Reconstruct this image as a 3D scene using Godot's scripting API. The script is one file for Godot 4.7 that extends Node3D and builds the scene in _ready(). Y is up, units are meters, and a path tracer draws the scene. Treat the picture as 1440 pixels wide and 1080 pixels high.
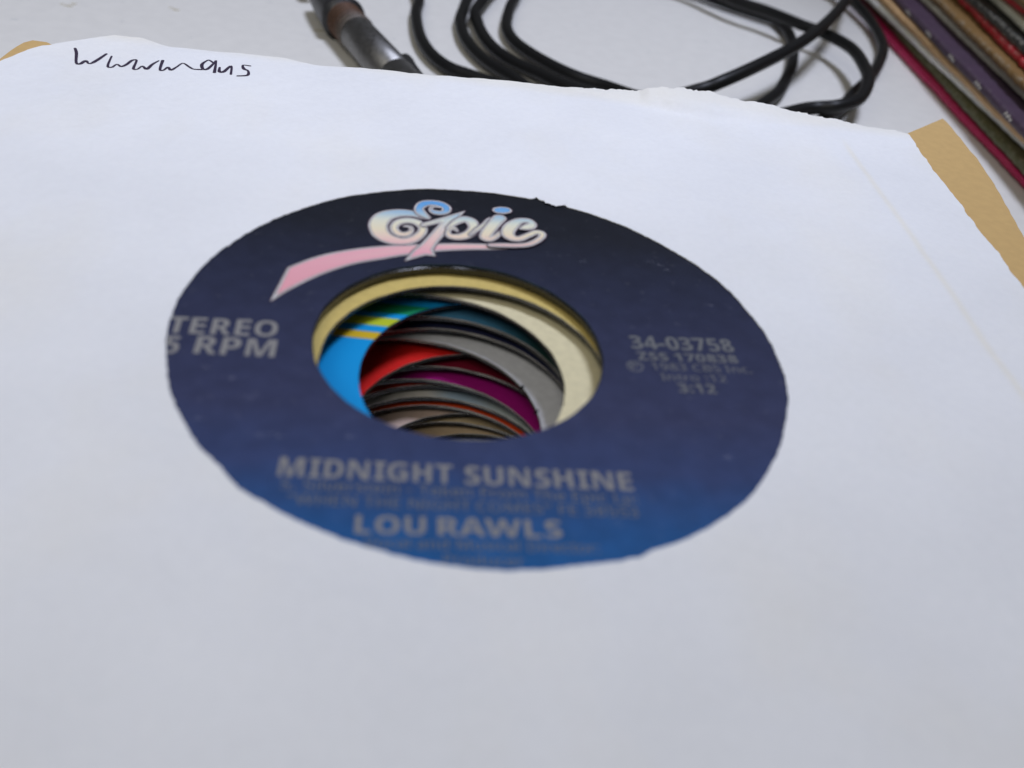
extends Node3D
# A 45 rpm record in its die-cut paper sleeve on top of a stack of records, photographed close up on a white table.
# All shapes are worked out in millimetres (x right, y up, z toward the viewer, origin at the middle of the top sleeve)
# and turned into metres when a mesh is committed. The table top lies at world y = 0.

const MM := 0.001
const LIFT := 36.4            # height of the top sleeve over the table, mm
const PITCH := 2.1            # thickness of one sleeved record in the stack, mm
const HOLE := 19.05           # radius of a record's centre hole, mm

var rng := RandomNumberGenerator.new()
var rough_noise := FastNoiseLite.new()
var slow_noise := FastNoiseLite.new()
var taken := {}


# ---------------------------------------------------------------- names and nodes
func numbered(called: String) -> String:
	var n: int = taken.get(called, 0)
	taken[called] = n + 1
	return called if n == 0 else "%s_%03d" % [called, n]


func thing(called: String, label: String, category: String, at_mm: Vector3, group := "") -> Node3D:
	var o := Node3D.new()
	o.name = numbered(called)
	add_child(o)
	o.position = (at_mm + Vector3(0, LIFT, 0)) * MM
	o.set_meta("label", label)
	o.set_meta("category", category)
	if group:
		o.set_meta("group", group)
	return o


func part(called: String, mesh: Mesh, material: Material, parent: Node3D) -> MeshInstance3D:
	var o := MeshInstance3D.new()
	o.mesh = mesh
	o.name = called
	o.material_override = material
	parent.add_child(o, true)
	return o


# ---------------------------------------------------------------- mesh helpers (millimetres in, metres out)
func begin() -> SurfaceTool:
	var st := SurfaceTool.new()
	st.begin(Mesh.PRIMITIVE_TRIANGLES)
	return st


func commit(st: SurfaceTool) -> ArrayMesh:
	st.generate_normals()
	st.index()
	return st.commit()


func vert(st: SurfaceTool, p: Vector3, c: Color, uv: Vector2, g: int) -> void:
	st.set_smooth_group(g)
	st.set_color(c)
	st.set_uv(uv)
	st.add_vertex(p * MM)


# rows[i][j] with i along u and j along v; the front is where u runs right and v runs down
func add_grid(st: SurfaceTool, rows: Array, colors: Array, g: int, uvs: Array = [], closed := false) -> void:
	var nu := rows.size()
	var nv: int = rows[0].size()
	for i in (nu if closed else nu - 1):
		var k := (i + 1) % nu
		for j in nv - 1:
			for q in [[i, j], [k, j], [k, j + 1], [i, j], [k, j + 1], [i, j + 1]]:
				var c: Color = colors[q[0]][q[1]] if colors else Color.WHITE
				var uv: Vector2 = uvs[q[0]][q[1]] if uvs else Vector2.ZERO
				vert(st, rows[q[0]][q[1]], c, uv, g)


func add_poly(st: SurfaceTool, poly: PackedVector2Array, y: float, colour: Callable, g := 0) -> void:
	var idx := Geometry2D.triangulate_polygon(poly)
	for k in range(0, idx.size(), 3):
		var a := poly[idx[k]]
		var b := poly[idx[k + 1]]
		var c := poly[idx[k + 2]]
		var order := [a, b, c] if (b - a).cross(c - a) > 0 else [a, c, b]
		for p in order:
			vert(st, Vector3(p.x, y, p.y), colour.call(p), Vector2.ZERO, g)


func smooth_line(ctrl: Array, steps: int) -> Array:
	var out := []
	for i in ctrl.size() - 1:
		var a = ctrl[maxi(i - 1, 0)]
		var b = ctrl[i]
		var c = ctrl[i + 1]
		var d = ctrl[mini(i + 2, ctrl.size() - 1)]
		for s in steps:
			var t := float(s) / steps
			out.append(0.5 * (2.0 * b + (c - a) * t + (2.0 * a - 5.0 * b + 4.0 * c - d) * t * t + (3.0 * b - a - 3.0 * c + d) * t * t * t))
	out.append(ctrl[-1])
	return out


# a flat ribbon: line of Vector3(x, z, half width); inset shrinks it; it climbs very slightly so that it never lies in one plane with itself
func add_ribbon(st: SurfaceTool, line: Array, inset: float, y: Callable, colour: Callable) -> void:
	var pts := []
	for k in line.size():
		var before: Vector3 = line[maxi(k - 1, 0)]
		var after: Vector3 = line[mini(k + 1, line.size() - 1)]
		var dir := Vector2(after.x - before.x, after.y - before.y).normalized()
		pts.append([Vector2(line[k].x, line[k].y), dir, maxf(line[k].z - inset, 0.0)])
	var first: Array = pts[0]
	var last: Array = pts[-1]
	for s in [0.35, 0.7, 0.92, 1.0]:
		pts.append([last[0] + last[1] * last[2] * s, last[1], last[2] * sqrt(1.0 - s * s)])
		pts.push_front([first[0] - first[1] * first[2] * s, first[1], first[2] * sqrt(1.0 - s * s)])
	for k in pts.size() - 1:
		if pts[k][2] + pts[k + 1][2] < 0.01:
			continue
		var q := []
		for e in [k, k + 1]:
			var n: Vector2 = Vector2(-pts[e][1].y, pts[e][1].x) * pts[e][2]
			for p in [pts[e][0] + n, pts[e][0] - n]:
				q.append(Vector3(p.x, y.call(p) + 0.006 * e / pts.size(), p.y))
		for v in [0, 1, 3, 0, 3, 2]:
			vert(st, q[v], colour.call(Vector2(q[v].x, q[v].z)), Vector2.ZERO, 0)


func add_tube(st: SurfaceTool, path: Array, radii: Array, sides: int, colours: Array = [], caps := true) -> void:
	var up := Vector3.UP
	var rows := []
	var cols := []
	for k in path.size():
		var dir: Vector3 = (path[mini(k + 1, path.size() - 1)] - path[maxi(k - 1, 0)]).normalized()
		up = (up - dir * up.dot(dir)).normalized()
		var side := dir.cross(up)
		var ring := []
		var rc := []
		for s in sides + 1:
			var a := TAU * s / sides
			ring.append(path[k] + (side * cos(a) + up * sin(a)) * radii[k])
			rc.append(colours[k] if colours else Color.WHITE)
		rows.append(ring)
		cols.append(rc)
	add_grid(st, rows, cols, 0)
	if caps:
		for e in [0, path.size() - 1]:
			for s in sides:
				var tri := [path[e], rows[e][s], rows[e][s + 1]] if e == 0 else [path[e], rows[e][s + 1], rows[e][s]]
				for p in tri:
					vert(st, p, cols[e][0], Vector2.ZERO, 1)


# surface of revolution round y: profile of Vector2(radius, y), each piece smooth round the axis; colours per piece
func add_lathe(st: SurfaceTool, profile: Array, colours: Array, segments: int, wobble := 0.0, seed_at := 0.0) -> void:
	for k in profile.size() - 1:
		var rows := []
		var cols := []
		for i in segments:
			var a := TAU * i / segments
			var row := []
			for e in [k, k + 1]:
				var r: float = profile[e].x
				if wobble > 0.0 and r < HOLE + 0.6:
					r += wobble * rough_noise.get_noise_3d(cos(a) * 40.0, sin(a) * 40.0, seed_at)
				row.append(Vector3(r * cos(a), profile[e].y, -r * sin(a)))
			rows.append(row)
			cols.append([colours[k], colours[k]])
		add_grid(st, rows, cols, k, [], true)


# ---------------------------------------------------------------- materials
func lin(r: float, g: float, b: float) -> Color:
	return Color(r, g, b).linear_to_srgb()


func noise_tex(freq: float, lo: float, hi: float, as_normal := false, strength := 2.0, seed_value := 1, size := 512) -> NoiseTexture2D:
	var n := FastNoiseLite.new()
	n.noise_type = FastNoiseLite.TYPE_SIMPLEX_SMOOTH
	n.frequency = freq
	n.fractal_octaves = 5
	n.seed = seed_value
	var t := NoiseTexture2D.new()
	t.width = size
	t.height = size
	t.seamless = true
	t.noise = n
	if as_normal:
		t.as_normal_map = true
		t.bump_strength = strength
	else:
		var g := Gradient.new()
		g.set_color(0, Color(lo, lo, lo))
		g.set_color(1, Color(hi, hi, hi))
		t.color_ramp = g
	return t


func mat(albedo: Color, roughness: float, specular := 0.5) -> StandardMaterial3D:
	var m := StandardMaterial3D.new()
	m.albedo_color = albedo
	m.roughness = roughness
	m.metallic_specular = specular
	return m


func tinted(roughness: float, specular := 0.4) -> StandardMaterial3D:
	var m := mat(Color.WHITE, roughness, specular)
	m.vertex_color_use_as_albedo = true
	return m


func triplanar(m: StandardMaterial3D, per_metre: float) -> void:
	m.uv1_triplanar = true
	m.uv1_world_triplanar = true
	m.uv1_scale = Vector3.ONE * per_metre


# ---------------------------------------------------------------- sleeves
# outline of a sheet as a closed polygon (x, z); rays from the middle meet it once
func ray_out(poly: PackedVector2Array, d: Vector2) -> float:
	var best := 0.0
	for k in poly.size():
		var hit = Geometry2D.segment_intersects_segment(Vector2.ZERO, d * 400.0, poly[k], poly[(k + 1) % poly.size()])
		if hit != null:
			best = maxf(best, hit.length())
	return best


func rounded_square(half_x: float, half_z: float, corner: float) -> PackedVector2Array:
	var out := PackedVector2Array()
	for c in 4:
		var mid := Vector2([half_x, half_x, -half_x, -half_x][c], [-half_z, half_z, half_z, -half_z][c])
		var inner := mid - Vector2(signf(mid.x), signf(mid.y)) * corner
		for s in 5:
			var a: float = [-PI / 2, 0.0, PI / 2, PI][c] + PI / 2 * s / 4.0
			out.append(inner + Vector2(cos(a), sin(a)) * corner)
	return out


# a sheet of paper with a round hole, as a thin solid: polar grid from the hole's edge to the outline
func holed_sheet(outline: PackedVector2Array, hole: Callable, height: Callable, thick: float, segments: int, rings: int, ragged: float, uv_half: float) -> ArrayMesh:
	var st := begin()
	var top := []
	var low := []
	var uvs := []
	for i in segments:
		var a := TAU * i / segments
		var d := Vector2(cos(a), -sin(a))
		var r0: float = hole.call(rad_to_deg(a))
		var r1 := ray_out(outline, d)
		r1 += ragged * rough_noise.get_noise_2d(d.x * r1 * 1.6, d.y * r1 * 1.6)
		if ragged > 0.5 and d.y < -0.5 and d.x > 0.2:
			r1 += 0.9 * maxf(-0.2, rough_noise.get_noise_2d(d.x * r1 * 5.0, 77.0)) + 0.5 * rough_noise.get_noise_2d(d.x * r1 * 14.0, 30.0)
		var t_row := []
		var l_row := []
		var u_row := []
		for j in rings + 1:
			var t := float(j) / rings
			t = t * t * (3.0 - 2.0 * t) * 0.6 + t * 0.4
			var p := d * lerpf(r0, r1, t)
			var y: float = height.call(p)
			t_row.append(Vector3(p.x, y, p.y))
			l_row.push_front(Vector3(p.x, y - thick, p.y))
			u_row.append(Vector2(p.x, p.y) / (2.0 * uv_half) + Vector2(0.5, 0.5))
		top.append(t_row)
		low.append(l_row)
		uvs.append(u_row)
	add_grid(st, top, [], 0, uvs, true)
	var back := []
	for u in uvs:
		var r: Array = u.duplicate()
		r.reverse()
		back.append(r)
	add_grid(st, low, [], 1, back, true)
	var rim := []
	var wall := []
	var rim_uv := []
	var wall_uv := []
	for i in segments:
		rim.append([top[i][-1], low[i][0]])
		rim_uv.append([uvs[i][-1], uvs[i][-1]])
		wall.append([low[i][-1], top[i][0]])
		wall_uv.append([uvs[i][0], uvs[i][0]])
	add_grid(st, rim, [], 2, rim_uv, true)
	add_grid(st, wall, [], 3, wall_uv, true)
	return commit(st)


# the torn, lifting far edge of the top sleeve
const FAR_EDGE := [[-94.2, -71], [-92.4, -77], [-90.1, -81.2], [-86.1, -85.3], [-79.8, -91.3], [-74.0, -91.3], [-67.3, -88.1], [-54.7, -89.7], [-44.6, -90.4], [-38.2, -88.4], [-27.9, -89.9], [-15.9, -90.3], [-1.5, -92.3], [8.4, -93.1], [20.0, -94.2], [30.0, -94.4], [45.0, -94.6], [56.0, -94.4], [61.6, -94.8], [68.7, -94.4], [76.6, -93.6], [84.0, -92.0], [90.5, -92.3], [92.8, -91.2], [92.3, -80.3], [91.6, -62.6], [90.6, -40.4], [90.0, -27.9], [89.5, 30.0], [89.0, 92.0], [-95.0, 92.0]]
const FAR_LIFT := [[-200, 0.0], [14, 0.0], [26, 0.6], [31.5, 1.0], [33.5, 2.1], [40, 2.7], [47, 2.7], [54, 1.75], [59, 1.7], [67, 0.65], [76, 0.2], [84, 0.0], [200, 0.0]]


const FOLD := [[14, -94.5], [19, -92.5], [33, -88.5], [47, -85.5], [58, -86.5], [70, -90.5], [80, -94.5]]


func table_of(list: Array, x: float) -> float:
	for k in list.size() - 1:
		if x <= list[k + 1][0]:
			return lerpf(list[k][1], list[k + 1][1], clampf((x - list[k][0]) / (list[k + 1][0] - list[k][0]), 0, 1))
	return list[-1][1]


func smooth_of(list: Array, x: float) -> float:
	for k in list.size() - 1:
		if x <= list[k + 1][0]:
			return lerpf(list[k][1], list[k + 1][1], smoothstep(list[k][0], list[k + 1][0], x))
	return list[-1][1]


func paper_y(p: Vector2) -> float:
	var y := 0.22 * slow_noise.get_noise_2d(p.x * 0.9, p.y * 0.9) + 0.06 * slow_noise.get_noise_2d(p.x * 3.0 + 50.0, p.y * 3.0)
	y *= smoothstep(40.0, 55.0, p.length())
	var up := table_of(FAR_LIFT, p.x)
	var fold := table_of(FOLD, p.x)
	var t := clampf((fold - p.y) / maxf(fold + 95.0, 0.5), 0.0, 1.0)
	y += up * (0.55 * smoothstep(0.0, 0.3, t) + 0.45 * t)
	# the glued seam of the back panel shows as a low ridge along the right side, and a fold along the left
	y += 0.09 * exp(-pow((p.x - 75.2) / 0.55, 2)) * smoothstep(-86.0, -78.0, p.y)
	y += 0.07 * exp(-pow((p.x + 88.6 - 0.21 * (p.y + 63.0) * (1.0 if p.y < -50.0 else 0.0)) / 0.5, 2)) * smoothstep(-78.0, -72.0, p.y) * smoothstep(-45.0, -58.0, p.y)
	y -= 0.47 * smoothstep(50.0, 41.0, p.length())
	var turn := rad_to_deg(atan2(-p.y, p.x))
	y += 0.15 * exp(-pow((turn - 75.6) / 2.6, 2)) * smoothstep(46.5, 41.0, p.length())
	# pressed slightly over the record's rim, sinking outside it
	y -= 0.35 * smoothstep(86.0, 112.0, (p - Vector2(-3.35, 2.57)).length()) * smoothstep(-94.0, -70.0, p.y)
	return y


const HOLE_EDGE := [[-180, 0.04], [-162, -0.2], [-149, -0.04], [-139, 0.12], [-134, -0.1], [-128, 0.45], [-122, 0.12], [-117, -0.08], [-103, -0.35], [-94, -0.2], [-74, -0.34], [-67, 0.1], [-65.8, 0.25], [-63, -0.26], [-56, 0.16], [-42, 0.3], [-30, 0.03], [-21, -0.17], [-11, 0.16], [7, 0.05], [18, -0.15], [27, 0.23], [42, -0.22], [60, -0.05], [69, -0.1], [71.3, -0.15], [72.0, 0.35], [72.5, -0.1], [76.3, -0.3], [77.6, -0.1], [78.3, 0.1], [78.9, 0.6], [79.3, 1.1], [79.6, 0.2], [80.4, -0.25], [95, -0.29], [107, 0.09], [126, 0.17], [137, -0.04], [153, -0.15], [169, 0.02], [180, 0.04]]


func hole_edge(deg: float) -> float:
	var d := fposmod(deg + 180.0, 360.0) - 180.0
	var a := deg_to_rad(d)
	return 41.0 + 0.75 * smooth_of(HOLE_EDGE, d) + 0.12 * rough_noise.get_noise_2d(cos(a) * 70.0, sin(a) * 70.0) + 0.12 * rough_noise.get_noise_2d(cos(a) * 240.0, sin(a) * 240.0) + 0.1 * rough_noise.get_noise_2d(cos(a) * 700.0, sin(a) * 700.0)


func paper_image() -> ImageTexture:
	var im := Image.create(1024, 1024, false, Image.FORMAT_RGB8)
	var n := FastNoiseLite.new()
	n.frequency = 0.006
	n.fractal_octaves = 4
	var f := FastNoiseLite.new()
	f.frequency = 0.11
	f.seed = 5
	for y in 1024:
		for x in 1024:
			var v := 0.895 + 0.016 * n.get_noise_2d(x, y) + 0.009 * f.get_noise_2d(x, y)
			var mx := (x / 1024.0 - 0.5) * 200.0
			var mz := (y / 1024.0 - 0.5) * 200.0
			var yellow := 0.035 * exp(-pow((mx - 75.2 - 0.4 * n.get_noise_1d(y)) / 0.7, 2)) * smoothstep(-86.0, -76.0, mz)
			yellow += 0.03 * smoothstep(-86.5, -92.0, mz) + 0.02 * maxf(0.0, n.get_noise_2d(x + 900, y * 0.7))
			im.set_pixel(x, y, Color(v - 0.004, v - yellow * 0.35, v + 0.003 - yellow * 1.3))
	return ImageTexture.create_from_image(im)


# ---------------------------------------------------------------- the top record's label
const SMALL := 1024


func top_label_image() -> ImageTexture:
	# printed gradient: near black at the top of the label, navy in the middle, bright blue at the foot; rubbed and dusty
	var im := Image.create(SMALL, SMALL, false, Image.FORMAT_RGB8)
	var n := FastNoiseLite.new()
	n.frequency = 0.012
	n.fractal_octaves = 4
	var f := FastNoiseLite.new()
	f.frequency = 0.3
	var stops := [[-46.0, Color(0.009, 0.010, 0.013)], [-30.0, Color(0.013, 0.015, 0.023)], [-16.0, Color(0.021, 0.025, 0.05)], [-2.0, Color(0.03, 0.035, 0.075)], [14.0, Color(0.038, 0.045, 0.1)], [24.0, Color(0.036, 0.055, 0.14)], [33.0, Color(0.018, 0.082, 0.235)], [46.0, Color(0.008, 0.11, 0.32)]]
	for y in SMALL:
		var mz := (float(y) / SMALL - 0.5) * 92.0
		for x in SMALL:
			var mx := (float(x) / SMALL - 0.5) * 92.0
			var z := mz + 0.07 * mx + 1.2 * n.get_noise_2d(x, y)
			var c: Color = stops[-1][1]
			for k in stops.size() - 1:
				if z < stops[k + 1][0]:
					c = stops[k][1].lerp(stops[k + 1][1], clampf((z - stops[k][0]) / (stops[k + 1][0] - stops[k][0]), 0, 1))
					break
			var v := 1.0 + 0.16 * n.get_noise_2d(x * 1.7 + 300.0, y * 1.7) + 0.14 * f.get_noise_2d(x, y)
			var dust := maxf(0.0, n.get_noise_2d(x * 3.0, y * 3.0 + 500.0) - 0.42) * 0.06
			im.set_pixel(x, y, Color(c.r * v + dust, c.g * v + dust, c.b * v + dust).linear_to_srgb())
	im.fill_rect(Rect2i(0, 0, 16, 16), Color.WHITE)
	# rubbed flecks: at the upper right edge, at the left and in the blue foot
	for s in [[29.2, -26.3, 5], [30.4, -25.6, 3], [31.6, -24.4, 3], [-24.6, 15.2, 5], [-21.5, 21.4, 5], [-19.8, 21.2, 4], [-30.5, 10.3, 4], [-27.0, 12.0, 3], [37.0, -15.5, 3], [18.0, -24.2, 3], [24.5, 34.0, 4], [-12.0, 20.4, 3], [33.0, 18.0, 3], [-29.0, 19.6, 3]]:
		for k in 26:
			var px := int((s[0] / 92.0 + 0.5) * SMALL + rng.randfn() * s[2] * 1.3)
			var py := int((s[1] / 92.0 + 0.5) * SMALL + rng.randfn() * s[2] * 0.7)
			if px >= 0 and py >= 0 and px < SMALL and py < SMALL:
				im.set_pixel(px, py, im.get_pixel(px, py).lerp(Color(0.72, 0.72, 0.74), rng.randf_range(0.15, 0.6)))
	return ImageTexture.create_from_image(im)


func label_ring(radius: float, colour: Callable, thick: float, uv_half: float, seed_at: float, hole_r := HOLE) -> ArrayMesh:
	# paper ring with an edge of bare paper at the hole
	var st := begin()
	var top := []
	var cols := []
	var uvs := []
	var edge := []
	var edge_c := []
	var outer := []
	var seg := 240
	for i in seg:
		var a := TAU * i / seg
		var d := Vector2(cos(a), -sin(a))
		var r0 := hole_r + 0.02 + 0.14 * rough_noise.get_noise_3d(cos(a) * 55.0, sin(a) * 55.0, seed_at + 9.0)
		var row := []
		var rc := []
		var ru := []
		for j in 9:
			var p := d * lerpf(r0, radius, j / 8.0)
			row.append(Vector3(p.x, 0.0, p.y))
			rc.append(colour.call(p))
			ru.append(p / (2.0 * uv_half) + Vector2(0.5, 0.5))
		top.append(row)
		cols.append(rc)
		uvs.append(ru)
		edge.append([Vector3(d.x * (r0 + 0.03), -thick, d.y * (r0 + 0.03)), row[0]])
		outer.append([row[8], Vector3(row[8].x, -thick, row[8].z)])
		var e := 0.5 + 0.35 * rough_noise.get_noise_3d(cos(a) * 30.0, sin(a) * 30.0, seed_at)
		edge_c.append([Color(e, e * 0.97, e * 0.9), Color(e, e * 0.97, e * 0.9)])
	add_grid(st, top, cols, 0, uvs, true)
	add_grid(st, edge, edge_c, 1, [], true)
	add_grid(st, outer, [], 2, [], true)
	return commit(st)


var bold: Font
var plain: Font


func lettering(text: String, parent: Node3D, from: Vector2, to: Vector2, cap: float, font: Font, m: Material) -> void:
	# a line of print from one point of its base line to the other, cap height in mm, lying on the label
	var t := TextMesh.new()
	t.text = text
	t.font = font
	t.font_size = 48
	t.pixel_size = 0.01
	t.depth = 0.012
	t.curve_step = 2.0
	var box := t.get_aabb()
	var cap_box := TextMesh.new()
	cap_box.text = "H"
	cap_box.font = font
	cap_box.font_size = 48
	cap_box.pixel_size = 0.01
	cap_box.depth = 0.012
	var h := cap_box.get_aabb()
	var along := to - from
	var sx := along.length() / box.size.x * MM
	var sy := cap / h.size.y * MM
	var dir := along.normalized()
	var o := part("lettering", t, m, parent)
	var bx := Vector3(dir.x, 0, dir.y)
	var bz := Vector3(0, 1, 0)
	var by := Vector3(dir.y, 0, -dir.x)     # up the letters
	o.basis = Basis(bx * sx, by * sy, bz * MM)
	o.position = Vector3(from.x, 0.018, from.y) * MM - bx * box.position.x * sx - by * h.position.y * sy


func logo_fill(p: Vector2) -> Color:
	var stops := [[-40.0, Color(0.10, 0.33, 0.70)], [-36.6, Color(0.15, 0.38, 0.68)], [-34.2, Color(0.40, 0.55, 0.62)], [-32.0, Color(0.72, 0.72, 0.58)], [-29.0, Color(0.80, 0.71, 0.50)], [-26.5, Color(0.80, 0.60, 0.50)], [-23.5, Color(0.80, 0.41, 0.46)], [-5.0, Color(0.76, 0.33, 0.37)]]
	var z := p.y + 0.12 * p.x
	for k in stops.size() - 1:
		if z < stops[k + 1][0]:
			return stops[k][1].lerp(stops[k + 1][1], clampf((z - stops[k][0]) / (stops[k + 1][0] - stops[k][0]), 0, 1))
	return stops[-1][1]


func script_logo() -> ArrayMesh:
	var st := begin()
	var layer := 0.014
	var silver := func(p: Vector2) -> Color:
		var v := 0.47 + 0.1 * sin(p.x * 1.3 + p.y * 1.9)
		return Color(v, v * 0.98, v * 0.95)
	var pale := func(_p: Vector2) -> Color: return Color(0.72, 0.7, 0.66)
	var dark := func(_p: Vector2) -> Color: return Color(0.13, 0.10, 0.13)
	var shade := func(_p: Vector2) -> Color: return Color(0.075, 0.045, 0.07)
	# the long swash under the word, and the stem of the second letter with its flag, as polygons
	var swash := PackedVector2Array()
	for p in smooth_line([Vector2(-25.26, -13.61), Vector2(-21.61, -17.45), Vector2(-17.1, -20.34), Vector2(-11.82, -22.62), Vector2(-6.31, -24.18), Vector2(-1.99, -25.4), Vector2(3.33, -26.3), Vector2(6.0, -26.7)], 5):
		swash.append(p)
	var low := smooth_line([Vector2(-25.9, -5.0), Vector2(-23.93, -8.3), Vector2(-20.78, -12.41), Vector2(-16.55, -16.3), Vector2(-12.16, -18.82), Vector2(-9.1, -20.53), Vector2(-4.68, -22.54), Vector2(0.28, -24.02), Vector2(3.4, -24.75), Vector2(6.2, -25.5)], 5)
	low.reverse()
	for p in low:
		swash.append(p)
	var stem := PackedVector2Array()
	for p in [Vector2(-0.82, -36.0), Vector2(-2.37, -31.48), Vector2(-4.68, -24.77), Vector2(-5.23, -22.64), Vector2(-4.7, -20.9), Vector2(-6.14, -21.0), Vector2(-9.0, -18.7), Vector2(-8.1, -21.82), Vector2(-7.02, -23.93), Vector2(-4.5, -31.25), Vector2(-7.2, -29.27), Vector2(-7.58, -29.71), Vector2(-7.4, -30.35), Vector2(-4.02, -33.2)]:
		stem.append(p)
	var strokes := [
		[Vector3(-6.97, -32.65, 0.97), Vector3(-8.94, -33.31, 1.18), Vector3(-11.3, -33.02, 1.46), Vector3(-13.31, -31.6, 1.8), Vector3(-14.1, -29.4, 1.9), Vector3(-13.9, -27.09, 1.8), Vector3(-12.94, -25.27, 1.75), Vector3(-11.38, -24.35, 1.54), Vector3(-9.78, -24.31, 1.22), Vector3(-8.28, -25.36, 1.12), Vector3(-7.29, -27.41, 0.95), Vector3(-7.26, -29.31, 0.92), Vector3(-8.37, -30.74, 1.1), Vector3(-9.92, -30.87, 1.07), Vector3(-11.23, -29.85, 0.95), Vector3(-11.64, -28.09, 0.8), Vector3(-10.79, -26.53, 0.95), Vector3(-9.64, -26.55, 0.85), Vector3(-8.88, -27.76, 0.5), Vector3(-9.16, -29.0, 0.42), Vector3(-10.1, -29.02, 0.23)],
		[Vector3(-6.73, -32.57, 0.6), Vector3(-7.91, -33.92, 0.95), Vector3(-8.26, -35.35, 0.85), Vector3(-7.65, -36.91, 1.0), Vector3(-6.47, -37.58, 0.98), Vector3(-4.87, -37.44, 1.0), Vector3(-3.9, -36.5, 0.88), Vector3(-3.89, -35.23, 0.75), Vector3(-4.7, -34.54, 0.72), Vector3(-5.66, -34.57, 0.7), Vector3(-6.38, -35.28, 0.36), Vector3(-6.09, -36.37, 0.36), Vector3(-4.94, -36.51, 0.25)],
		[Vector3(-3.23, -29.73, 0.4), Vector3(-2.26, -31.63, 0.71), Vector3(-1.23, -32.9, 0.95), Vector3(-0.4, -33.2, 1.05), Vector3(0.42, -32.54, 1.1), Vector3(0.81, -30.8, 0.95), Vector3(0.32, -28.92, 1.0), Vector3(-0.89, -27.56, 1.0), Vector3(-2.18, -27.17, 0.9), Vector3(-3.0, -27.66, 0.65), Vector3(-3.13, -28.92, 0.43), Vector3(-2.41, -29.91, 0.5), Vector3(-1.78, -29.1, 0.28)],
		[Vector3(0.39, -28.38, 0.34), Vector3(1.44, -30.38, 0.47), Vector3(2.51, -32.09, 0.53), Vector3(3.27, -33.87, 0.48), Vector3(3.6, -34.52, 0.25)],
		[Vector3(4.96, -34.7, 1.23), Vector3(4.29, -33.2, 1.17), Vector3(3.54, -31.08, 1.16), Vector3(2.85, -28.91, 1.08), Vector3(2.82, -27.81, 1.0), Vector3(3.59, -27.6, 0.73), Vector3(4.57, -28.86, 0.5), Vector3(5.44, -30.82, 0.39)],
		[Vector3(4.75, -37.25, 1.1), Vector3(5.34, -37.43, 1.25), Vector3(5.94, -37.6, 1.1)],
		[Vector3(8.48, -31.95, 0.35), Vector3(9.05, -32.3, 0.8), Vector3(9.91, -32.96, 1.05), Vector3(10.3, -33.87, 0.8), Vector3(9.66, -34.7, 0.8), Vector3(8.16, -34.29, 0.95), Vector3(6.9, -32.37, 1.25), Vector3(6.3, -30.29, 1.2), Vector3(6.78, -28.77, 1.1), Vector3(8.11, -28.55, 0.8), Vector3(9.58, -29.95, 0.68), Vector3(10.84, -31.2, 0.7), Vector3(11.75, -31.12, 0.72), Vector3(11.82, -30.0, 0.6), Vector3(10.89, -28.4, 0.62), Vector3(9.42, -27.0, 0.62), Vector3(7.55, -26.3, 0.62), Vector3(5.4, -25.95, 0.62), Vector3(3.6, -25.6, 0.5)],
	]
	var polygons := func(poly: PackedVector2Array, at: float) -> float:
		for step in [[0.22, shade], [0.06, silver], [-0.14, pale], [-0.26, dark], [-0.34, logo_fill]]:
			for piece in Geometry2D.offset_polygon(poly, step[0]):
				if not Geometry2D.is_polygon_clockwise(piece):
					add_poly(st, piece, at, step[1])
			at += 0.006
		return at
	var stroke := func(line: Array, at: float) -> float:
		for step in [[-0.2, shade], [-0.02, silver], [0.14, pale], [0.24, dark], [0.32, logo_fill]]:
			add_ribbon(st, line, step[0], func(_p: Vector2) -> float: return at, step[1])
			at += 0.008
		return at
	layer = polygons.call(swash, layer)
	for line in strokes:
		for k in line.size():
			line[k].z *= 0.8 if line == strokes[0] else 0.92
	layer = stroke.call(smooth_line(strokes[0], 7), layer)
	layer = stroke.call(smooth_line(strokes[1], 7), layer)
	layer = polygons.call(stem, layer)
	for k in range(2, strokes.size()):
		layer = stroke.call(smooth_line(strokes[k], 7), layer)
	return commit(st)


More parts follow.
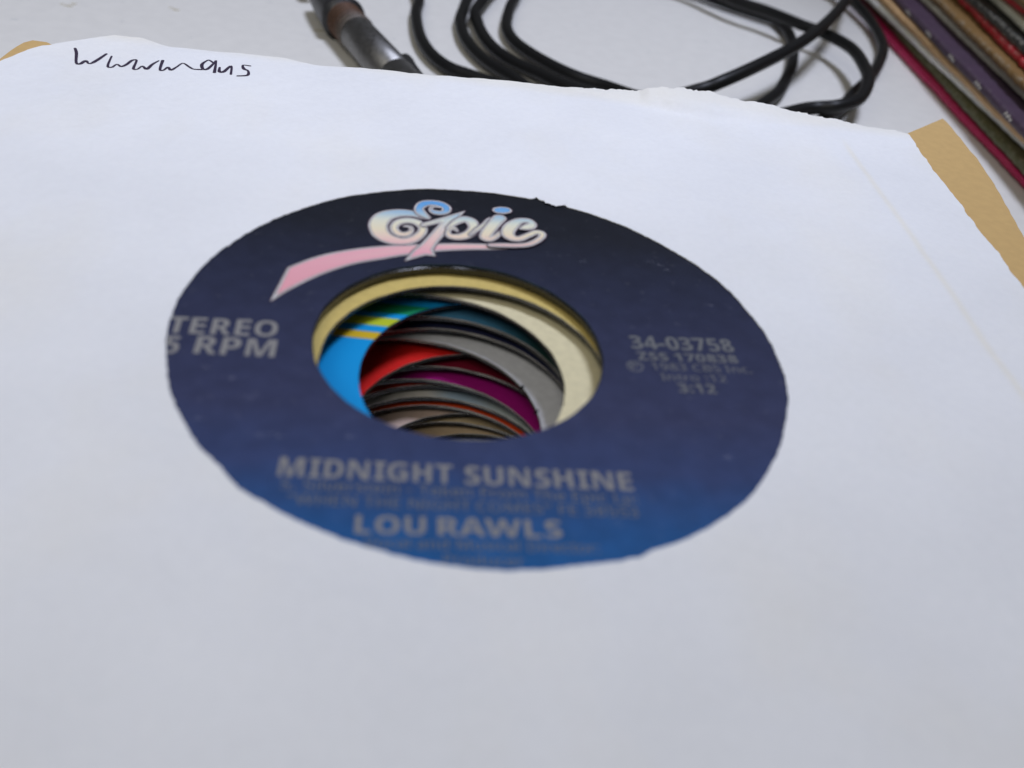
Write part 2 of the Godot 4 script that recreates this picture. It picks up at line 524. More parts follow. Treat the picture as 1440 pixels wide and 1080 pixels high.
# ---------------------------------------------------------------- the stack of albums at the right
func album_mesh(z0: float, z1: float, x0: float, x1: float, depth: float, thick: float, body: Color, wear: float, seed_at: float) -> ArrayMesh:
	# cardboard sleeve lying flat: rounded spine from (x0, z0) to (x1, z1), its corners rubbed pale
	var st := begin()
	var rows := []
	var cols := []
	var steps := 220
	for i in steps + 1:
		var t := float(i) / steps
		var z := lerpf(z0, z1, t)
		var x := lerpf(x0, x1, t) + 0.5 * rough_noise.get_noise_2d(z * 0.25, seed_at) + 0.22 * rough_noise.get_noise_2d(z * 2.5, seed_at + 40.0) * (1.0 + 3.0 * wear)
		var sag := 0.25 * slow_noise.get_noise_2d(z * 0.6, seed_at)
		var row := []
		var rc := []
		for q in [[depth, thick], [40.0, thick], [8.0, thick + 0.03], [1.6, thick - 0.03], [0.55, thick - 0.2], [0.12, thick - 0.6], [0.0, thick * 0.5], [0.1, 0.6], [0.5, 0.22], [1.6, 0.05], [8.0, 0.0], [depth, 0.0]]:
			row.append(Vector3(x + q[0], q[1] + sag, z))
			var rub := 0.0
			if q[0] < 1.0 and absf(q[1] - thick * 0.5) > 0.3:
				rub = clampf(wear * (0.2 + 1.1 * rough_noise.get_noise_2d(z * 5.0, q[1] * 9.0 + seed_at)), 0.0, 0.5)
			var v := 1.0 + 0.12 * rough_noise.get_noise_2d(z * 1.2, q[1] * 5.0 + seed_at * 3.0)
			rc.append(Color(minf(body.r * v * 1.25, 0.88), minf(body.g * v * 1.25, 0.88), minf(body.b * v * 1.25, 0.88)).lerp(Color(0.42, 0.40, 0.33), rub))
		rows.append(row)
		cols.append(rc)
	add_grid(st, rows, cols, 0)
	for e in [0, steps]:
		for k in range(1, 11):
			var tri := [rows[e][0], rows[e][k + 1], rows[e][k]] if e == 0 else [rows[e][0], rows[e][k], rows[e][k + 1]]
			for p in tri:
				vert(st, p, Color(0.3, 0.28, 0.24), Vector2.ZERO, 1)
	return commit(st)


func _ready() -> void:
	rng.seed = 7
	rough_noise.seed = 3
	rough_noise.frequency = 0.08
	rough_noise.fractal_octaves = 3
	slow_noise.seed = 11
	slow_noise.frequency = 0.02
	slow_noise.fractal_octaves = 2

	# ------------------------------------------------ camera
	var cam := Camera3D.new()
	cam.name = "camera"
	add_child(cam)
	var glass := CameraAttributesPhysical.new()
	glass.frustum_focal_length = 27.965
	glass.frustum_near = 0.01
	glass.frustum_far = 20.0
	glass.frustum_focus_distance = 0.184
	glass.exposure_aperture = 14.0
	cam.attributes = glass
	cam.position = Vector3(-5.587, 70.185 + LIFT, 98.982) * MM
	cam.rotation = Vector3(-0.672879, -0.102409, 0.160558)
	cam.near = 0.01
	cam.far = 20.0
	cam.fov = 46.453
	cam.current = true

	# ------------------------------------------------ room light: a pale room all round, a wide lamp overhead in front, an added low fill at the left, daylight from above
	var env := Environment.new()
	env.background_mode = Environment.BG_COLOR
	env.background_color = lin(0.075, 0.075, 0.075)
	env.tonemap_mode = Environment.TONE_MAPPER_LINEAR
	env.tonemap_exposure = 0.98
	env.sdfgi_enabled = true
	env.ssao_enabled = true
	env.ssil_enabled = true
	var we := WorldEnvironment.new()
	we.name = "environment"
	we.environment = env
	add_child(we)
	var left_fill := AreaLight3D.new()  # added low fill: grades brightness from left to right, lifts the album spines
	left_fill.name = "left_fill_light"
	left_fill.area_size = Vector2(0.34, 0.3)
	left_fill.light_color = Color(1.0, 0.99, 0.965)
	left_fill.light_energy = 0.03
	left_fill.area_range = 6.0
	left_fill.shadow_enabled = true
	add_child(left_fill)
	left_fill.look_at_from_position(Vector3(-0.27, 0.42, 0.1), Vector3(-0.02, 0.0, -0.05))
	var front := AreaLight3D.new()
	front.name = "front_ceiling_light"
	front.area_size = Vector2(0.5, 0.35)
	front.light_color = Color(1.0, 0.98, 0.935)
	front.light_energy = 0.215
	front.area_range = 6.0
	front.shadow_enabled = true
	add_child(front)
	front.look_at_from_position(Vector3(-0.26, 0.8, 0.55), Vector3(-0.02, 0.0, -0.03))
	var daylight_spot := SpotLight3D.new()
	daylight_spot.name = "overhead_daylight_spot"
	daylight_spot.light_color = Color(0.875, 0.903, 1.0)
	daylight_spot.light_energy = 1.22
	daylight_spot.light_size = 0.15
	daylight_spot.spot_range = 4.0
	daylight_spot.spot_angle = 14.3  # cone edge placed to stand in for a soft shadow on the near side
	daylight_spot.spot_angle_attenuation = 0.15
	daylight_spot.shadow_enabled = true
	add_child(daylight_spot)
	daylight_spot.look_at_from_position(Vector3(0.24, 1.15, -0.12), Vector3(-0.02, 0.0, -0.2))

	# ------------------------------------------------ the table
	var laminate := mat(lin(0.72, 0.705, 0.66), 0.5, 0.35)
	laminate.albedo_texture = noise_tex(0.03, 0.97, 1.0)
	triplanar(laminate, 9.0)
	var table := thing("table", "white laminate table top under the record stack, with small dirt specks", "table", Vector3(0, -LIFT, -150))
	var slab := begin()
	var half := Vector2(430, 400)
	var sec := []
	for q in [[1.0, 0.0, -26.0], [1.0, 0.0, -1.5], [1.0, -0.45, -0.45], [1.0, -1.5, 0.0]]:
		var ring := []
		for c in 4:
			ring.append(Vector3((half.x + q[1]) * [1, 1, -1, -1][c], q[2], (half.y + q[1]) * [-1, 1, 1, -1][c]))
		sec.append(ring)
	for c in 4:
		var n := (c + 1) % 4
		for k in 3:
			for v in [sec[k][n], sec[k][c], sec[k + 1][c], sec[k][n], sec[k + 1][c], sec[k + 1][n]]:
				vert(slab, v, Color.WHITE, Vector2.ZERO, c)
	for v in [sec[3][3], sec[3][0], sec[3][1], sec[3][3], sec[3][1], sec[3][2], sec[0][0], sec[0][3], sec[0][2], sec[0][0], sec[0][2], sec[0][1]]:
		vert(slab, v, Color.WHITE, Vector2.ZERO, -1)
	part("tabletop", commit(slab), laminate, table)
	var dirt := mat(lin(0.47, 0.43, 0.32), 0.9, 0.2)
	var smudge := mat(lin(0.58, 0.58, 0.56), 0.8, 0.2)
	for s in [[-140.2, -211.2, 1.5, 0], [-139.0, -213.6, 1.1, 0], [-142.4, -212.0, 0.8, 0], [-107.8, -220.4, 1.5, 0], [-109.8, -222.0, 0.7, 0], [-58.4, -218.0, 1.5, 0], [-60.0, -216.6, 0.7, 0], [-149.7, -192.8, 1.2, 1], [-126.0, -222.0, 0.9, 1], [-80.2, -241.6, 1.0, 1], [-33.0, -219.0, 0.9, 1], [108.9, -246.8, 0.9, 1], [86.0, -262.0, 0.7, 1], [60.0, -240.0, 0.7, 1], [34.0, -262.0, 0.8, 1], [-96.0, -196.0, 0.6, 1], [-120.0, -203.0, 0.7, 1], [140.0, -176.0, 0.7, 1]]:
		var st := begin()
		var blob := PackedVector2Array()
		for k in 14:
			var a := TAU * k / 14
			var r: float = s[2] * (0.75 + 0.7 * rough_noise.get_noise_2d(s[0] * 7.0 + cos(a) * 12.0, s[1] * 7.0 + sin(a) * 12.0))
			blob.append(Vector2(s[0] + cos(a) * r * 1.3, s[1] + 150.0 + sin(a) * r * 0.8))
		var rim := blob
		var mid := Vector2(s[0], s[1] + 150.0)
		for k in 14:
			var a := rim[k]
			var b := rim[(k + 1) % 14]
			for v in [Vector3(mid.x, 0.25 if s[3] == 0 else 0.03, mid.y), Vector3(a.x, 0.02, a.y), Vector3(b.x, 0.02, b.y)]:
				vert(st, v, Color.WHITE, Vector2.ZERO, 0)
		part("dirt_speck", commit(st), dirt if s[3] == 0 else smudge, table)

	# ------------------------------------------------ albums stacked at the right of the table
	# each: spine from (x at z = -420) to (x at z = -106), colour, wear, label
	var albums := [
		[172.3, 166.6, Color(0.36, 0.015, 0.075), 0.12, "magenta album sleeve lying flat on the table, lowest of the album stack"],
		[179.0, 164.6, Color(0.075, 0.075, 0.03), 0.45, "dark olive album sleeve lying on the magenta one"],
		[171.5, 171.2, Color(0.85, 0.83, 0.66), 0.1, "thick cream white album sleeve between olive and tan ones"],
		[174.4, 166.0, Color(0.46, 0.29, 0.14), 0.3, "tan album sleeve with a reddish brown edge under the purple one"],
		[180.5, 161.0, Color(0.055, 0.034, 0.055), 0.12, "dark purple album sleeve with white lettering repeated along its spine"],
		[190.0, 170.0, Color(0.66, 0.65, 0.53), 0.15, "pale grey album sleeve between the purple and the brown ones"],
		[190.5, 166.0, Color(0.17, 0.10, 0.035), 0.55, "brown album sleeve with a frayed yellowish spine edge"],
		[205.0, 165.0, Color(0.45, 0.012, 0.028), 0.8, "thin red album sleeve with a badly worn spine"],
		[199.0, 169.0, Color(0.022, 0.022, 0.02), 0.75, "black album sleeve with a scuffed dotted spine edge"],
		[209.0, 169.0, Color(0.52, 0.51, 0.40), 0.1, "light grey green album sleeve above the black one"],
		[196.0, 181.0, Color(0.48, 0.02, 0.022), 0.2, "bright red album sleeve near the top of the album stack"],
		[194.0, 176.0, Color(0.14, 0.08, 0.025), 0.3, "dark brown album sleeve on top of the album stack"],
	]
	var card := tinted(0.55, 0.4)
	for k in albums.size():
		var a: Array = albums[k]
		var base := Vector3((a[0] + a[1]) / 2, -LIFT + 3.2 * k + 0.3, -263)
		var al := thing("album_sleeve", a[4], "record album", base, "albums stacked flat on the table")
		part("cover", album_mesh(-157.0, 157.0, a[0] - base.x, a[1] - base.x, 312.0, 2.95 + 0.1 * (k % 2), a[2], a[3], k * 17.3), card, al)
		if k == 4:
			var print := mat(lin(0.75, 0.73, 0.66), 0.6)
			for s in 7:
				var st := begin()
				var z := -76.0 + s * 27.5
				var x := lerpf(a[0], a[1], (z + 157.0) / 314.0) - base.x - 0.75
				var zig := [Vector2(-2.6, 1.5), Vector2(-1.5, 2.6), Vector2(-0.5, 1.4), Vector2(0.7, 2.5), Vector2(1.7, 1.3), Vector2(2.8, 1.9)]
				for e in zig.size() - 1:
					var p: Vector2 = zig[e]
					var q: Vector2 = zig[e + 1]
					for v in [[p, -0.35], [q, -0.35], [q, 0.35], [p, -0.35], [q, 0.35], [p, 0.35]]:
						vert(st, Vector3(x - 0.02 * e, v[0].y + v[1] + 0.2, z + v[0].x), Color.WHITE, Vector2.ZERO, 0)
				part("lettering", commit(st), print, al)

	# ------------------------------------------------ coiled cable with its metal plug, behind the stack
	var cable := thing("audio_cable", "coiled black cable with a metal plug lying on the table behind the records", "cable", Vector3(50, -LIFT, -240))
	var run := []
	for p in [[-66.5, 7.4, -245.5], [-74, 6, -262], [-82, 4, -300], [-62, 3, -332], [-38, 3, -300], [-28.2, 3, -262], [-27.2, 3, -239.5], [-24.1, 3, -216.8], [-19.3, 3, -200.5], [-12.8, 3, -189.5], [-4.6, 3, -184.1], [12, 3, -174], [45, 3, -150], [85, 3, -156],
			[113.3, 3, -187.2], [120.8, 3, -196.8], [131, 3, -214.3], [142.9, 3, -233.1], [153.1, 3, -252.7], [161.6, 3.5, -273.7], [166.5, 4, -299.9], [167.0, 5, -323.4], [164, 5, -345], [140, 5, -385], [80, 5, -392], [20, 4, -345], [-5, 3, -292],
			[-10.6, 3, -248.4], [-10.4, 3, -231.9], [-7.3, 3, -215.4], [-1.0, 3, -200.1], [7.2, 3.4, -187.6], [18, 3.6, -174], [50, 3.5, -160], [80, 3, -178],
			[97.4, 3, -199.5], [105.1, 3, -214.6], [113.3, 3, -235.4], [119.7, 3, -258.4], [122.7, 3, -278.7], [121.3, 3, -293.1], [114.1, 3, -299.9], [104.9, 3, -307.2], [80, 3.5, -326], [40, 5, -334], [8, 6, -300],
			[-4.9, 4.4, -253.7], [-4.6, 3.2, -238.4], [-0.8, 3, -220.2], [5.6, 3, -205.9], [15.8, 3, -194.8], [27, 4, -182], [52, 6, -166], [82, 6.5, -168],
			[103.3, 7, -181.4], [113, 9, -181.7], [121.8, 10, -188], [129.3, 11, -202.6], [134, 10.5, -220.2], [136.2, 10, -242], [132.6, 9, -259.4], [123.9, 9, -269.1], [113.2, 9, -282.2], [100.9, 9, -292.6], [80, 9, -318], [45, 9.5, -318], [16, 5, -298],
			[9, 3, -273.1], [6.7, 3, -254.6], [6.2, 3, -235.8], [9.6, 3, -221.5], [17.3, 3, -208.4], [27.5, 3, -197], [38.5, 3, -190.2], [52, 5.5, -177],
			[68.1, 8, -183.9], [76, 11, -186.6], [87.6, 14, -195.3], [102.4, 16, -211.5], [116.9, 17, -232.2], [132.7, 17, -260.7], [145.9, 16, -287.9], [153.5, 15, -305.1], [165, 12, -350], [150, 6, -430], [110, 2.5, -470]]:
		run.append(Vector3(p[0] - 50, maxf(p[1], 2.2), p[2] + 240))
	var line := smooth_line(run, 9)
	var radii := []
	for k in line.size():
		radii.append(2.15)
	var ct := begin()
	add_tube(ct, line, radii, 18)
	var rubber := mat(lin(0.008, 0.008, 0.008), 0.42, 0.35)
	rubber.normal_enabled = true
	rubber.normal_texture = noise_tex(0.06, 0, 1, true, 1.2, 8)
	rubber.normal_scale = 0.15
	triplanar(rubber, 40.0)
	part("cord", commit(ct), rubber, cable)
	# plug: a bare metal barrel whose black screw cap has slid back off its rusty thread
	var axis_a := Vector3(-50.1, 6.6, -213.7)
	var axis_b := Vector3(-13.0, 6.6, -136.0)
	var ax := (axis_b - axis_a).normalized()
	var off := Vector3(-50, 0, 240)
	var steel := mat(lin(0.25, 0.245, 0.235), 0.6)
	steel.metallic = 1.0
	steel.roughness_texture = noise_tex(0.03, 0.5, 1.0, false, 1, 12)
	steel.albedo_texture = noise_tex(0.015, 0.85, 1.0, false, 1, 15)
	triplanar(steel, 30.0)
	var bt := begin()
	var bp := []
	var br := []
	for q in [[15.0, 5.6], [16.5, 5.8], [17.0, 6.05], [52.4, 6.1], [52.6, 5.5], [53.3, 5.5], [53.5, 6.1], [70.0, 6.1], [71.0, 5.6], [71.0, 3.1], [96.0, 3.0]]:
		bp.append(axis_a + ax * q[0] + off)
		br.append(q[1] * 0.96)
	add_tube(bt, bp, br, 40)
	part("barrel", commit(bt), steel, cable)
	var rust := tinted(0.62, 0.5)
	rust.metallic = 0.45
	rust.albedo_texture = noise_tex(0.04, 0.45, 1.0, false, 1, 21)
	triplanar(rust, 60.0)
	var tt := begin()
	var tp := []
	var tr := []
	var tc := []
	for k in 111:
		tp.append(axis_a + ax * (k * 0.15) + off)
		tr.append(5.7 + 0.45 * sin(TAU * k * 0.15 / 2.5))
		tc.append(Color(0.2, 0.1, 0.055).lerp(Color(0.3, 0.26, 0.22), clampf((k - 60) / 50.0, 0, 1)) * (0.45 + 0.75 * sin(TAU * k * 0.15 / 2.5)))  # dark grooves and light ridges: thread shading put into the colour
	add_tube(tt, tp, tr, 40, tc)
	part("thread", commit(tt), rust, cable)
	var capst := begin()
	var cp := []
	var cr := []
	for q in [[-26.0, 2.6], [-25.5, 4.2], [-22.0, 5.2], [-12.0, 6.4], [-3.0, 7.0], [1.6, 7.5], [2.1, 7.3], [2.2, 6.5], [0.8, 6.4]]:
		cp.append(axis_a + ax * q[0] + off)
		cr.append(q[1])
	add_tube(capst, cp, cr, 40)
	part("screw_cap", commit(capst), mat(lin(0.02, 0.02, 0.021), 0.4), cable)
	var nub := begin()
	var np := []
	var nr := []
	var side := Vector3.UP.cross(ax).normalized()
	for q in [[38.5, 0.7], [39.0, 1.6], [40.4, 2.2], [43.0, 2.3], [47.0, 1.9], [55.0, 1.7], [61.0, 1.5], [62.0, 0.7]]:
		np.append(axis_a + ax * q[0] + side * (7.4 - 0.05 * (q[0] - 38.5)) + Vector3(0, 0.2, 0) + off)
		nr.append(q[1])
	add_tube(nub, np, nr, 16)
	part("latch_button", commit(nub), mat(lin(0.018, 0.018, 0.018), 0.5), cable)

	# ------------------------------------------------ the stack of records
	# centres found for each record: x, z; label colour, the deeper ones brightened to make up for weak light in the hole; what it looks like
	var stack := [
		[-3.45, 2.57, Color.WHITE, "seven inch record with dark navy to blue label and silver print, topmost in the stack"],
		[-2.55, 4.83, Color(0.66, 0.51, 0.17), "record with a mustard yellow label, second in the stack"],
		[-7.83, 4.84, Color(0.74, 0.67, 0.43), "record with a pale cream label showing at right inside the centre hole"],
		[2.37, 2.2, Color(0.005, 0.30, 0.68), "record with a bright blue label striped green and yellow"],
		[-5.94, 4.29, Color(0.08, 0.27, 0.46), "record with a steel blue label, a thin sliver under the cream one"],
		[-5.24, 4.37, Color(0.02, 0.025, 0.07), "record with a blackish navy label between steel blue and grey ones"],
		[-9.69, 5.12, Color(0.66, 0.67, 0.70), "record with a light grey label and burrs along its hole"],
		[1.33, 4.48, Color(0.7, 0.018, 0.014), "record with a wide red label at left below the blue striped one"],
		[-4.73, 5.8, Color(0.2, 0.008, 0.03), "record with a dark maroon label below the wide red one"],
		[-7.43, 6.86, Color(0.36, 0.008, 0.19), "record with a purple label in the middle of the hole"],
		[-4.78, 5.46, Color(0.78, 0.05, 0.02), "record with a scarlet label, a thin sliver under the purple one"],
		[-5.19, 5.99, Color(0.55, 0.58, 0.58), "record with a white and pale blue label with tiny brown print"],
		[-5.19, 5.54, Color(0.85, 0.09, 0.02), "record with an orange red label right under the white and pale blue one"],
		[1.43, 4.3, Color(0.82, 0.62, 0.52), "record with a pinkish beige label deep in the hole"],
		[-1.47, 4.49, Color(0.80, 0.62, 0.38), "record with a thin tan label sliver under the pinkish beige one"],
		[2.38, 4.63, Color(0.74, 0.55, 0.36), "record with a brown tan label, second deepest in the hole"],
		[-1.0, 4.8, Color(0.7, 0.72, 0.74), "record with a grey label, deepest one seen through the hole"],
	]
	var vinyl := mat(lin(0.012, 0.012, 0.013), 0.32, 0.5)
	vinyl.roughness_texture = noise_tex(0.05, 0.7, 1.0, false, 1, 30)
	triplanar(vinyl, 60.0)
	var discs := []
	for v in 3:
		var st := begin()
		var black := Color(0.012, 0.012, 0.013)
		add_lathe(st, [Vector2(HOLE + 0.16, -0.24), Vector2(45.9, -0.16), Vector2(46.2, -0.05), Vector2(53.0, -0.15), Vector2(54.0, -0.32), Vector2(84.0, -0.32), Vector2(86.8, -0.22), Vector2(87.3, -0.5), Vector2(87.3, -0.9), Vector2(86.8, -1.2), Vector2(54.0, -1.1), Vector2(46.2, -1.05), Vector2(HOLE + 0.25, -0.88), Vector2(HOLE + 0.05, -0.8), Vector2(HOLE + 0.03, -0.6), Vector2(HOLE - 0.02, -0.4), Vector2(HOLE + 0.16, -0.24)], [black, black, black, black, black, black, black, black, black, black, black, black, black, black, black, black], 200, 0.16, v * 31.0)
		discs.append(commit(st))
	# the top record is a thicker pressing: a bevelled lip, a dark wall, a bevel again
	var thick_disc := begin()
	var ink_black := Color(0.012, 0.012, 0.013)
	var thick_profile := [Vector2(19.75, -0.2), Vector2(45.9, -0.16), Vector2(46.2, -0.05), Vector2(53.0, -0.15), Vector2(54.0, -0.32), Vector2(84.0, -0.32), Vector2(86.8, -0.22), Vector2(87.3, -0.5), Vector2(87.3, -0.9), Vector2(86.8, -1.2), Vector2(54.0, -1.1), Vector2(46.2, -1.15), Vector2(24.0, -1.25), Vector2(22.0, -1.85), Vector2(19.8, -1.9), Vector2(19.4, -1.55), Vector2(19.28, -0.95), Vector2(19.22, -0.55), Vector2(19.75, -0.2)]
	var thick_tones := []
	for v in 18:
		thick_tones.append(ink_black)
	add_lathe(thick_disc, thick_profile, thick_tones, 240, 0.12, 5.0)
	discs.append(commit(thick_disc))
	var label_paper := tinted(0.5, 0.35)
	label_paper.albedo_texture = noise_tex(0.03, 0.93, 1.0, false, 1, 33)
	triplanar(label_paper, 40.0)
	bold = SystemFont.new()
	bold.font_names = PackedStringArray(["Droid Sans"])
	bold.font_weight = 700
	plain = SystemFont.new()
	plain.font_names = PackedStringArray(["Droid Sans"])
	for k in stack.size():
		var r: Array = stack[k]
		var h := -0.7 - PITCH * k
		var rec := thing("vinyl_record", r[3], "record", Vector3(r[0], h, r[1]), "records stacked under the top one" if k else "")
		var disc := part("vinyl_disc", discs[k % 3] if k else discs[3], vinyl, rec)
		disc.rotation.y = k * 2.399
		var tone: Color = r[2]
		if k == 0:
			var print_m := mat(Color.WHITE, 0.55, 0.3)
			print_m.vertex_color_use_as_albedo = true
			print_m.albedo_texture = top_label_image()
			print_m.uv1_scale = Vector3.ONE
			var lab := part("paper_label", label_ring(46.0, func(_p: Vector2) -> Color: return Color.WHITE, 0.2, 46.0, 1.0, 19.3), print_m, rec)
			part("script_logo", script_logo(), tinted(0.5, 0.4), lab)
			var ink := mat(lin(0.235, 0.23, 0.225), 0.5, 0.4)
			var faint := mat(lin(0.14, 0.145, 0.15), 0.5, 0.4)
			lettering("MIDNIGHT", lab, Vector2(-18.6, 27.6), Vector2(0.3, 26.45), 2.9, bold, ink)
			lettering("SUNSHINE", lab, Vector2(1.7, 26.4), Vector2(20.9, 25.1), 2.9, bold, ink)
			lettering("S. Silverstein - Taken From The Epic Lp:", lab, Vector2(-17.9, 29.45), Vector2(21.2, 27.1), 1.5, plain, faint)
			lettering("\"WHEN THE NIGHT COMES\" FE 38553", lab, Vector2(-16.8, 31.5), Vector2(21.0, 29.15), 1.45, plain, faint)
			lettering("LOU", lab, Vector2(-9.33, 34.75), Vector2(-2.1, 34.2), 2.5, bold, ink)
			lettering("RAWLS", lab, Vector2(-0.84, 34.1), Vector2(12.35, 33.1), 2.5, bold, ink)
			lettering("Vocal and Musical Director:", lab, Vector2(-8.2, 36.5), Vector2(16.2, 34.7), 1.35, plain, faint)
			lettering("Producer", lab, Vector2(0.0, 37.9), Vector2(8.2, 37.3), 1.3, plain, faint)
			lettering("STEREO", lab, Vector2(-39.4, 4.55), Vector2(-23.6, 2.98), 3.5, bold, ink)
			lettering("45", lab, Vector2(-38.6, 8.75), Vector2(-34.6, 8.4), 3.6, bold, ink)
			lettering("RPM", lab, Vector2(-32.8, 7.95), Vector2(-23.0, 7.2), 3.6, bold, ink)
			lettering("34-03758", lab, Vector2(23.65, -2.4), Vector2(38.6, -4.0), 3.0, bold, faint)
			lettering("ZSS 170838", lab, Vector2(24.3, 0.05), Vector2(38.6, -1.45), 1.75, bold, faint)
			lettering("P", lab, Vector2(23.1, 2.3), Vector2(24.1, 2.2), 1.3, plain, faint)
			lettering("1983 CBS Inc.", lab, Vector2(26.0, 1.95), Vector2(40.1, 0.55), 1.5, plain, faint)
			lettering("Intro :12", lab, Vector2(27.0, 4.05), Vector2(36.1, 3.1), 1.4, plain, faint)
			lettering("3:12", lab, Vector2(29.0, 6.3), Vector2(34.2, 5.8), 1.9, bold, faint)
			var ring := begin()
			var circle := []
			for s in 25:
				circle.append(Vector3(23.6 + 1.05 * cos(TAU * s / 24), 1.6 + 1.05 * sin(TAU * s / 24), 0.09))
			add_ribbon(ring, circle, 0.0, func(_p: Vector2) -> float: return 0.02, func(_p: Vector2) -> Color: return Color(0.16, 0.165, 0.17))
			part("lettering", commit(ring), tinted(0.5), lab)
			continue
		var colour := func(_p: Vector2) -> Color: return tone
		if k == 3:
			colour = func(_p: Vector2) -> Color: return Color.WHITE
		if k == 4:
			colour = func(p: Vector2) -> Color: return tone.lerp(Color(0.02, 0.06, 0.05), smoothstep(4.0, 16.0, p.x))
		if k == 11:
			colour = func(p: Vector2) -> Color: return Color(0.88, 0.84, 0.78).lerp(Color(0.50, 0.66, 0.82), smoothstep(-3.0, 2.0, p.x)).lerp(Color(0.80, 0.88, 0.86), smoothstep(3.0, 12.0, p.x)).lerp(Color(0.55, 0.56, 0.32), smoothstep(14.0, 19.0, p.x))
		if k == 14:
			colour = func(p: Vector2) -> Color: return tone.lerp(Color(0.30, 0.17, 0.05), smoothstep(4.0, 14.0, p.x))
		var paper: StandardMaterial3D = label_paper
		if k == 3:
			paper = mat(Color.WHITE, 0.45, 0.4)
			var im := Image.create(512, 512, false, Image.FORMAT_RGB8)
			im.fill(lin(tone.r, tone.g, tone.b))
			for s in [[-15.9, -13.5, Color(0.01, 0.24, 0.10)], [-12.2, -10.2, Color(0.50, 0.58, 0.03)], [-8.3, -6.6, Color(0.62, 0.42, 0.02)], [-23.0, -21.0, Color(0.01, 0.24, 0.10)]]:
				var y0 := int((s[0] / 92.0 + 0.5) * 512)
				im.fill_rect(Rect2i(0, y0, 512, int((s[1] - s[0]) / 92.0 * 512) + 1), lin(s[2].r, s[2].g, s[2].b))
			paper.albedo_texture = ImageTexture.create_from_image(im)
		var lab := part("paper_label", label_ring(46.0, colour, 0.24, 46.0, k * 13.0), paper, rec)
		if k == 6:
			var st := begin()
			for b in [[31.0, 0.8], [14.0, 0.55], [-3.0, 0.6]]:
				var d := Vector2(cos(deg_to_rad(b[0])), -sin(deg_to_rad(b[0])))
				var s := Vector2(-d.y, d.x)
				var at := d * (HOLE - 0.1)
				for c in [[0, 1], [1, 2], [2, 3], [3, 0]]:
					var corners := [at - s * 0.4, at + d * b[1], at + s * 0.45, at - d * 0.5]
					var top := at + d * 0.15
					vert(st, Vector3(top.x, 0.5, top.y), Color.WHITE, Vector2.ZERO, -1)
					for q in [c[1], c[0]]:
						vert(st, Vector3(corners[q].x, -0.3, corners[q].y), Color.WHITE, Vector2.ZERO, -1)
			part("burr", commit(st), vinyl, rec)
		if k == 11:
			var st := begin()
			for g in 9:
				var a := deg_to_rad(152.0 - g * 4.6)
				var d := Vector2(cos(a), -sin(a))
				var s := Vector2(d.y, -d.x) * -1.0
				for e in 3:
					var c := d * (20.4 + e * 0.55) + s * rng.randf_range(-0.15, 0.15)
					var pl := [Vector3(c.x - s.x * 0.5, c.y - s.y * 0.5, 0.13), Vector3(c.x + s.x * 0.5, c.y + s.y * 0.5, 0.13)]
					if (g + e) % 4 != 3:
						add_ribbon(st, pl, 0.0, func(_p: Vector2) -> float: return 0.015, func(_p: Vector2) -> Color: return Color(0.22, 0.15, 0.12))
			part("lettering", commit(st), tinted(0.6), lab)

	# ------------------------------------------------ paper sleeves
	var paper_normal := noise_tex(0.09, 0, 1, true, 1.6, 40)
	var kraft := mat(lin(0.57, 0.385, 0.165), 0.85, 0.2)
	kraft.albedo_texture = noise_tex(0.03, 0.96, 1.0, false, 1, 44)
	triplanar(kraft, 22.0)
	var manila := mat(lin(0.66, 0.64, 0.58), 0.8, 0.25)
	var plain_hole := func(_d: float) -> float: return 42.5
	var flat := func(p: Vector2) -> float: return 0.12 * slow_noise.get_noise_2d(p.x + 300.0, p.y)
	var shared := holed_sheet(rounded_square(90.5, 90.5, 1.5), plain_hole, func(_p: Vector2) -> float: return 0.0, 0.12, 240, 6, 0.3, 100.0)
	var sleeve := func(k: int, label: String, group: String, front: Mesh, back: Mesh, m: Material, shift: Vector2, turn: float) -> Node3D:
		var s := thing("paper_sleeve", label, "record sleeve", Vector3(shift.x, -0.7 - PITCH * k, shift.y), group)
		s.rotation.y = turn
		part("front_sheet", front, m, s).position.y = 0.42 * MM
		part("back_sheet", back, m, s).position.y = -1.4 * MM
		return s
	for k in range(2, stack.size()):
		if k == 2:
			var left := PackedVector2Array([Vector2(92, -88), Vector2(91.5, 91), Vector2(-91, 91.5), Vector2(-92.2, -85.0), Vector2(-92.0, -90.6), Vector2(-90.2, -94.2), Vector2(-87.4, -93.4), Vector2(-83, -89)])
			sleeve.call(k, "brown paper sleeve whose corner shows at the far left behind the white sleeve", "", holed_sheet(left, plain_hole, flat, 0.14, 400, 8, 0.5, 100.0), shared, kraft, Vector2(-7.6, -1.0), 0.0)
		else:
			sleeve.call(k, "plain paper sleeve inside the stack, hidden under the white sleeve", "sleeves inside the stack", shared, shared, manila, Vector2(rng.randf_range(-2, 2), 2.0 + rng.randf_range(-1, 2)), rng.randf_range(-0.01, 0.01))
	# the brown sleeve that juts out at the right, its far corner torn away
	var right := PackedVector2Array([Vector2(94.5, -89), Vector2(99.5, -102.2), Vector2(105.4, -108.2), Vector2(108.4, -111.2), Vector2(109.5, -109.8), Vector2(109.2, -104.0), Vector2(108.4, -88.1), Vector2(106.8, -75.2), Vector2(104.4, -62.3), Vector2(102.4, -51.7), Vector2(99.0, -22), Vector2(92, 60), Vector2(88, 92), Vector2(-84, 86), Vector2(-78, -86)])
	sleeve.call(1, "brown kraft paper sleeve jutting out right of the white sleeve, its corner torn", "", holed_sheet(right, plain_hole, flat, 0.14, 700, 14, 0.35, 110.0), shared, kraft, Vector2.ZERO, 0.0)
	# the white sleeve on top
	var white := mat(Color.WHITE, 0.75, 0.3)
	white.albedo_texture = paper_image()
	white.normal_enabled = true
	white.normal_texture = paper_normal
	white.normal_scale = 0.22
	white.uv1_scale = Vector3.ONE
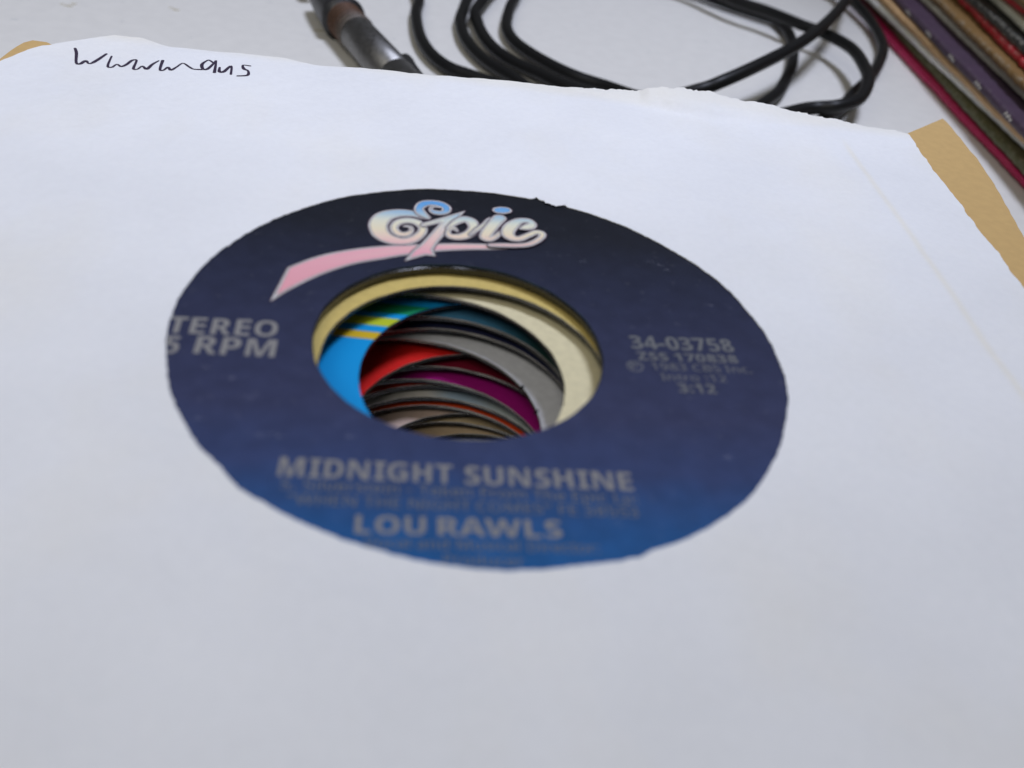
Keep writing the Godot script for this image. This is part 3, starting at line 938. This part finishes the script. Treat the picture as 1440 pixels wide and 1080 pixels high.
	var edge := PackedVector2Array()
	for p in FAR_EDGE:
		edge.append(Vector2(p[0], p[1]))
	var top_sleeve := thing("paper_sleeve", "white paper sleeve with round cut-out, torn far edge and handwriting, on top", "record sleeve", Vector3.ZERO)
	part("front_sheet", holed_sheet(edge, hole_edge, paper_y, 0.13, 1440, 44, 0.55, 100.0), white, top_sleeve)
	part("back_sheet", holed_sheet(rounded_square(89.0, 88.5, 1.0), plain_hole, func(p: Vector2) -> float: return 0.0, 0.12, 360, 6, 0.3, 100.0), white, top_sleeve).position = Vector3(-2.0, -2.1, 0.0) * MM
	# the paper nick at the top of the cut-out: a sliver torn loose and lifted over the label
	var nick := begin()
	var lifted := []
	for i in 13:
		var a := deg_to_rad(lerpf(71.8, 78.2, i / 12.0))
		var reach := sin(PI * i / 12.0) ** 0.6 * (1.0 + 0.5 * rough_noise.get_noise_1d(i * 30.0))
		var row := []
		for j in 6:
			var t := j / 5.0
			var rad := 43.0 - 2.6 * reach * t - 0.5 * t
			row.append(Vector3(cos(a) * rad, -0.41 + 0.14 * reach * sin(PI * t * 0.8), -sin(a) * rad))
		row.reverse()
		lifted.append(row)
	add_grid(nick, lifted, [], 0)
	part("torn_nick", commit(nick), mat(lin(0.76, 0.76, 0.765), 0.8, 0.25), top_sleeve)
	var pen := begin()
	for s in [
		[[-84.1, -81.8], [-83.0, -79.5], [-81.4, -75.0], [-80.5, -74.5], [-80.1, -76.3], [-79.0, -75.1], [-78.4, -76.5], [-77.7, -80.8]],
		[[-76.4, -80.0], [-75.5, -75.1], [-74.6, -74.7], [-74.2, -76.4], [-73.1, -75.6], [-72.5, -77.0], [-72.2, -79.1], [-71.4, -79.4], [-70.7, -75.3], [-69.9, -75.2], [-69.5, -76.9], [-68.3, -75.7], [-68.0, -78.2], [-67.4, -80.4]],
		[[-66.7, -80.7], [-65.9, -76.2], [-65.2, -76.0], [-64.8, -77.7], [-63.9, -76.5], [-63.3, -78.3], [-62.7, -80.5], [-61.1, -79.1], [-60.0, -78.2], [-58.5, -78.4]],
		[[-56.9, -82.2], [-58.3, -83.7], [-58.8, -83.1], [-59.1, -81.0], [-58.3, -78.8], [-57.5, -79.1], [-57.1, -82.5], [-57.0, -83.8], [-55.8, -77.7]],
		[[-55.5, -80.6], [-55.0, -78.4], [-54.2, -78.7], [-53.6, -82.1], [-52.6, -77.7]],
		[[-50.1, -83.4], [-51.5, -83.3], [-50.9, -81.4], [-49.9, -80.6], [-49.5, -78.3], [-51.2, -77.3]]]:
		var l := []
		for p in s:
			l.append(Vector3(p[0], p[1], rng.randf_range(0.17, 0.38)))
		var fine := smooth_line(l, 6)
		add_ribbon(pen, fine, 0.0, func(p: Vector2) -> float: return paper_y(p) + 0.05, func(_p: Vector2) -> Color: return Color(0.045, 0.034, 0.055))
	part("handwriting", commit(pen), tinted(0.6, 0.3), top_sleeve)
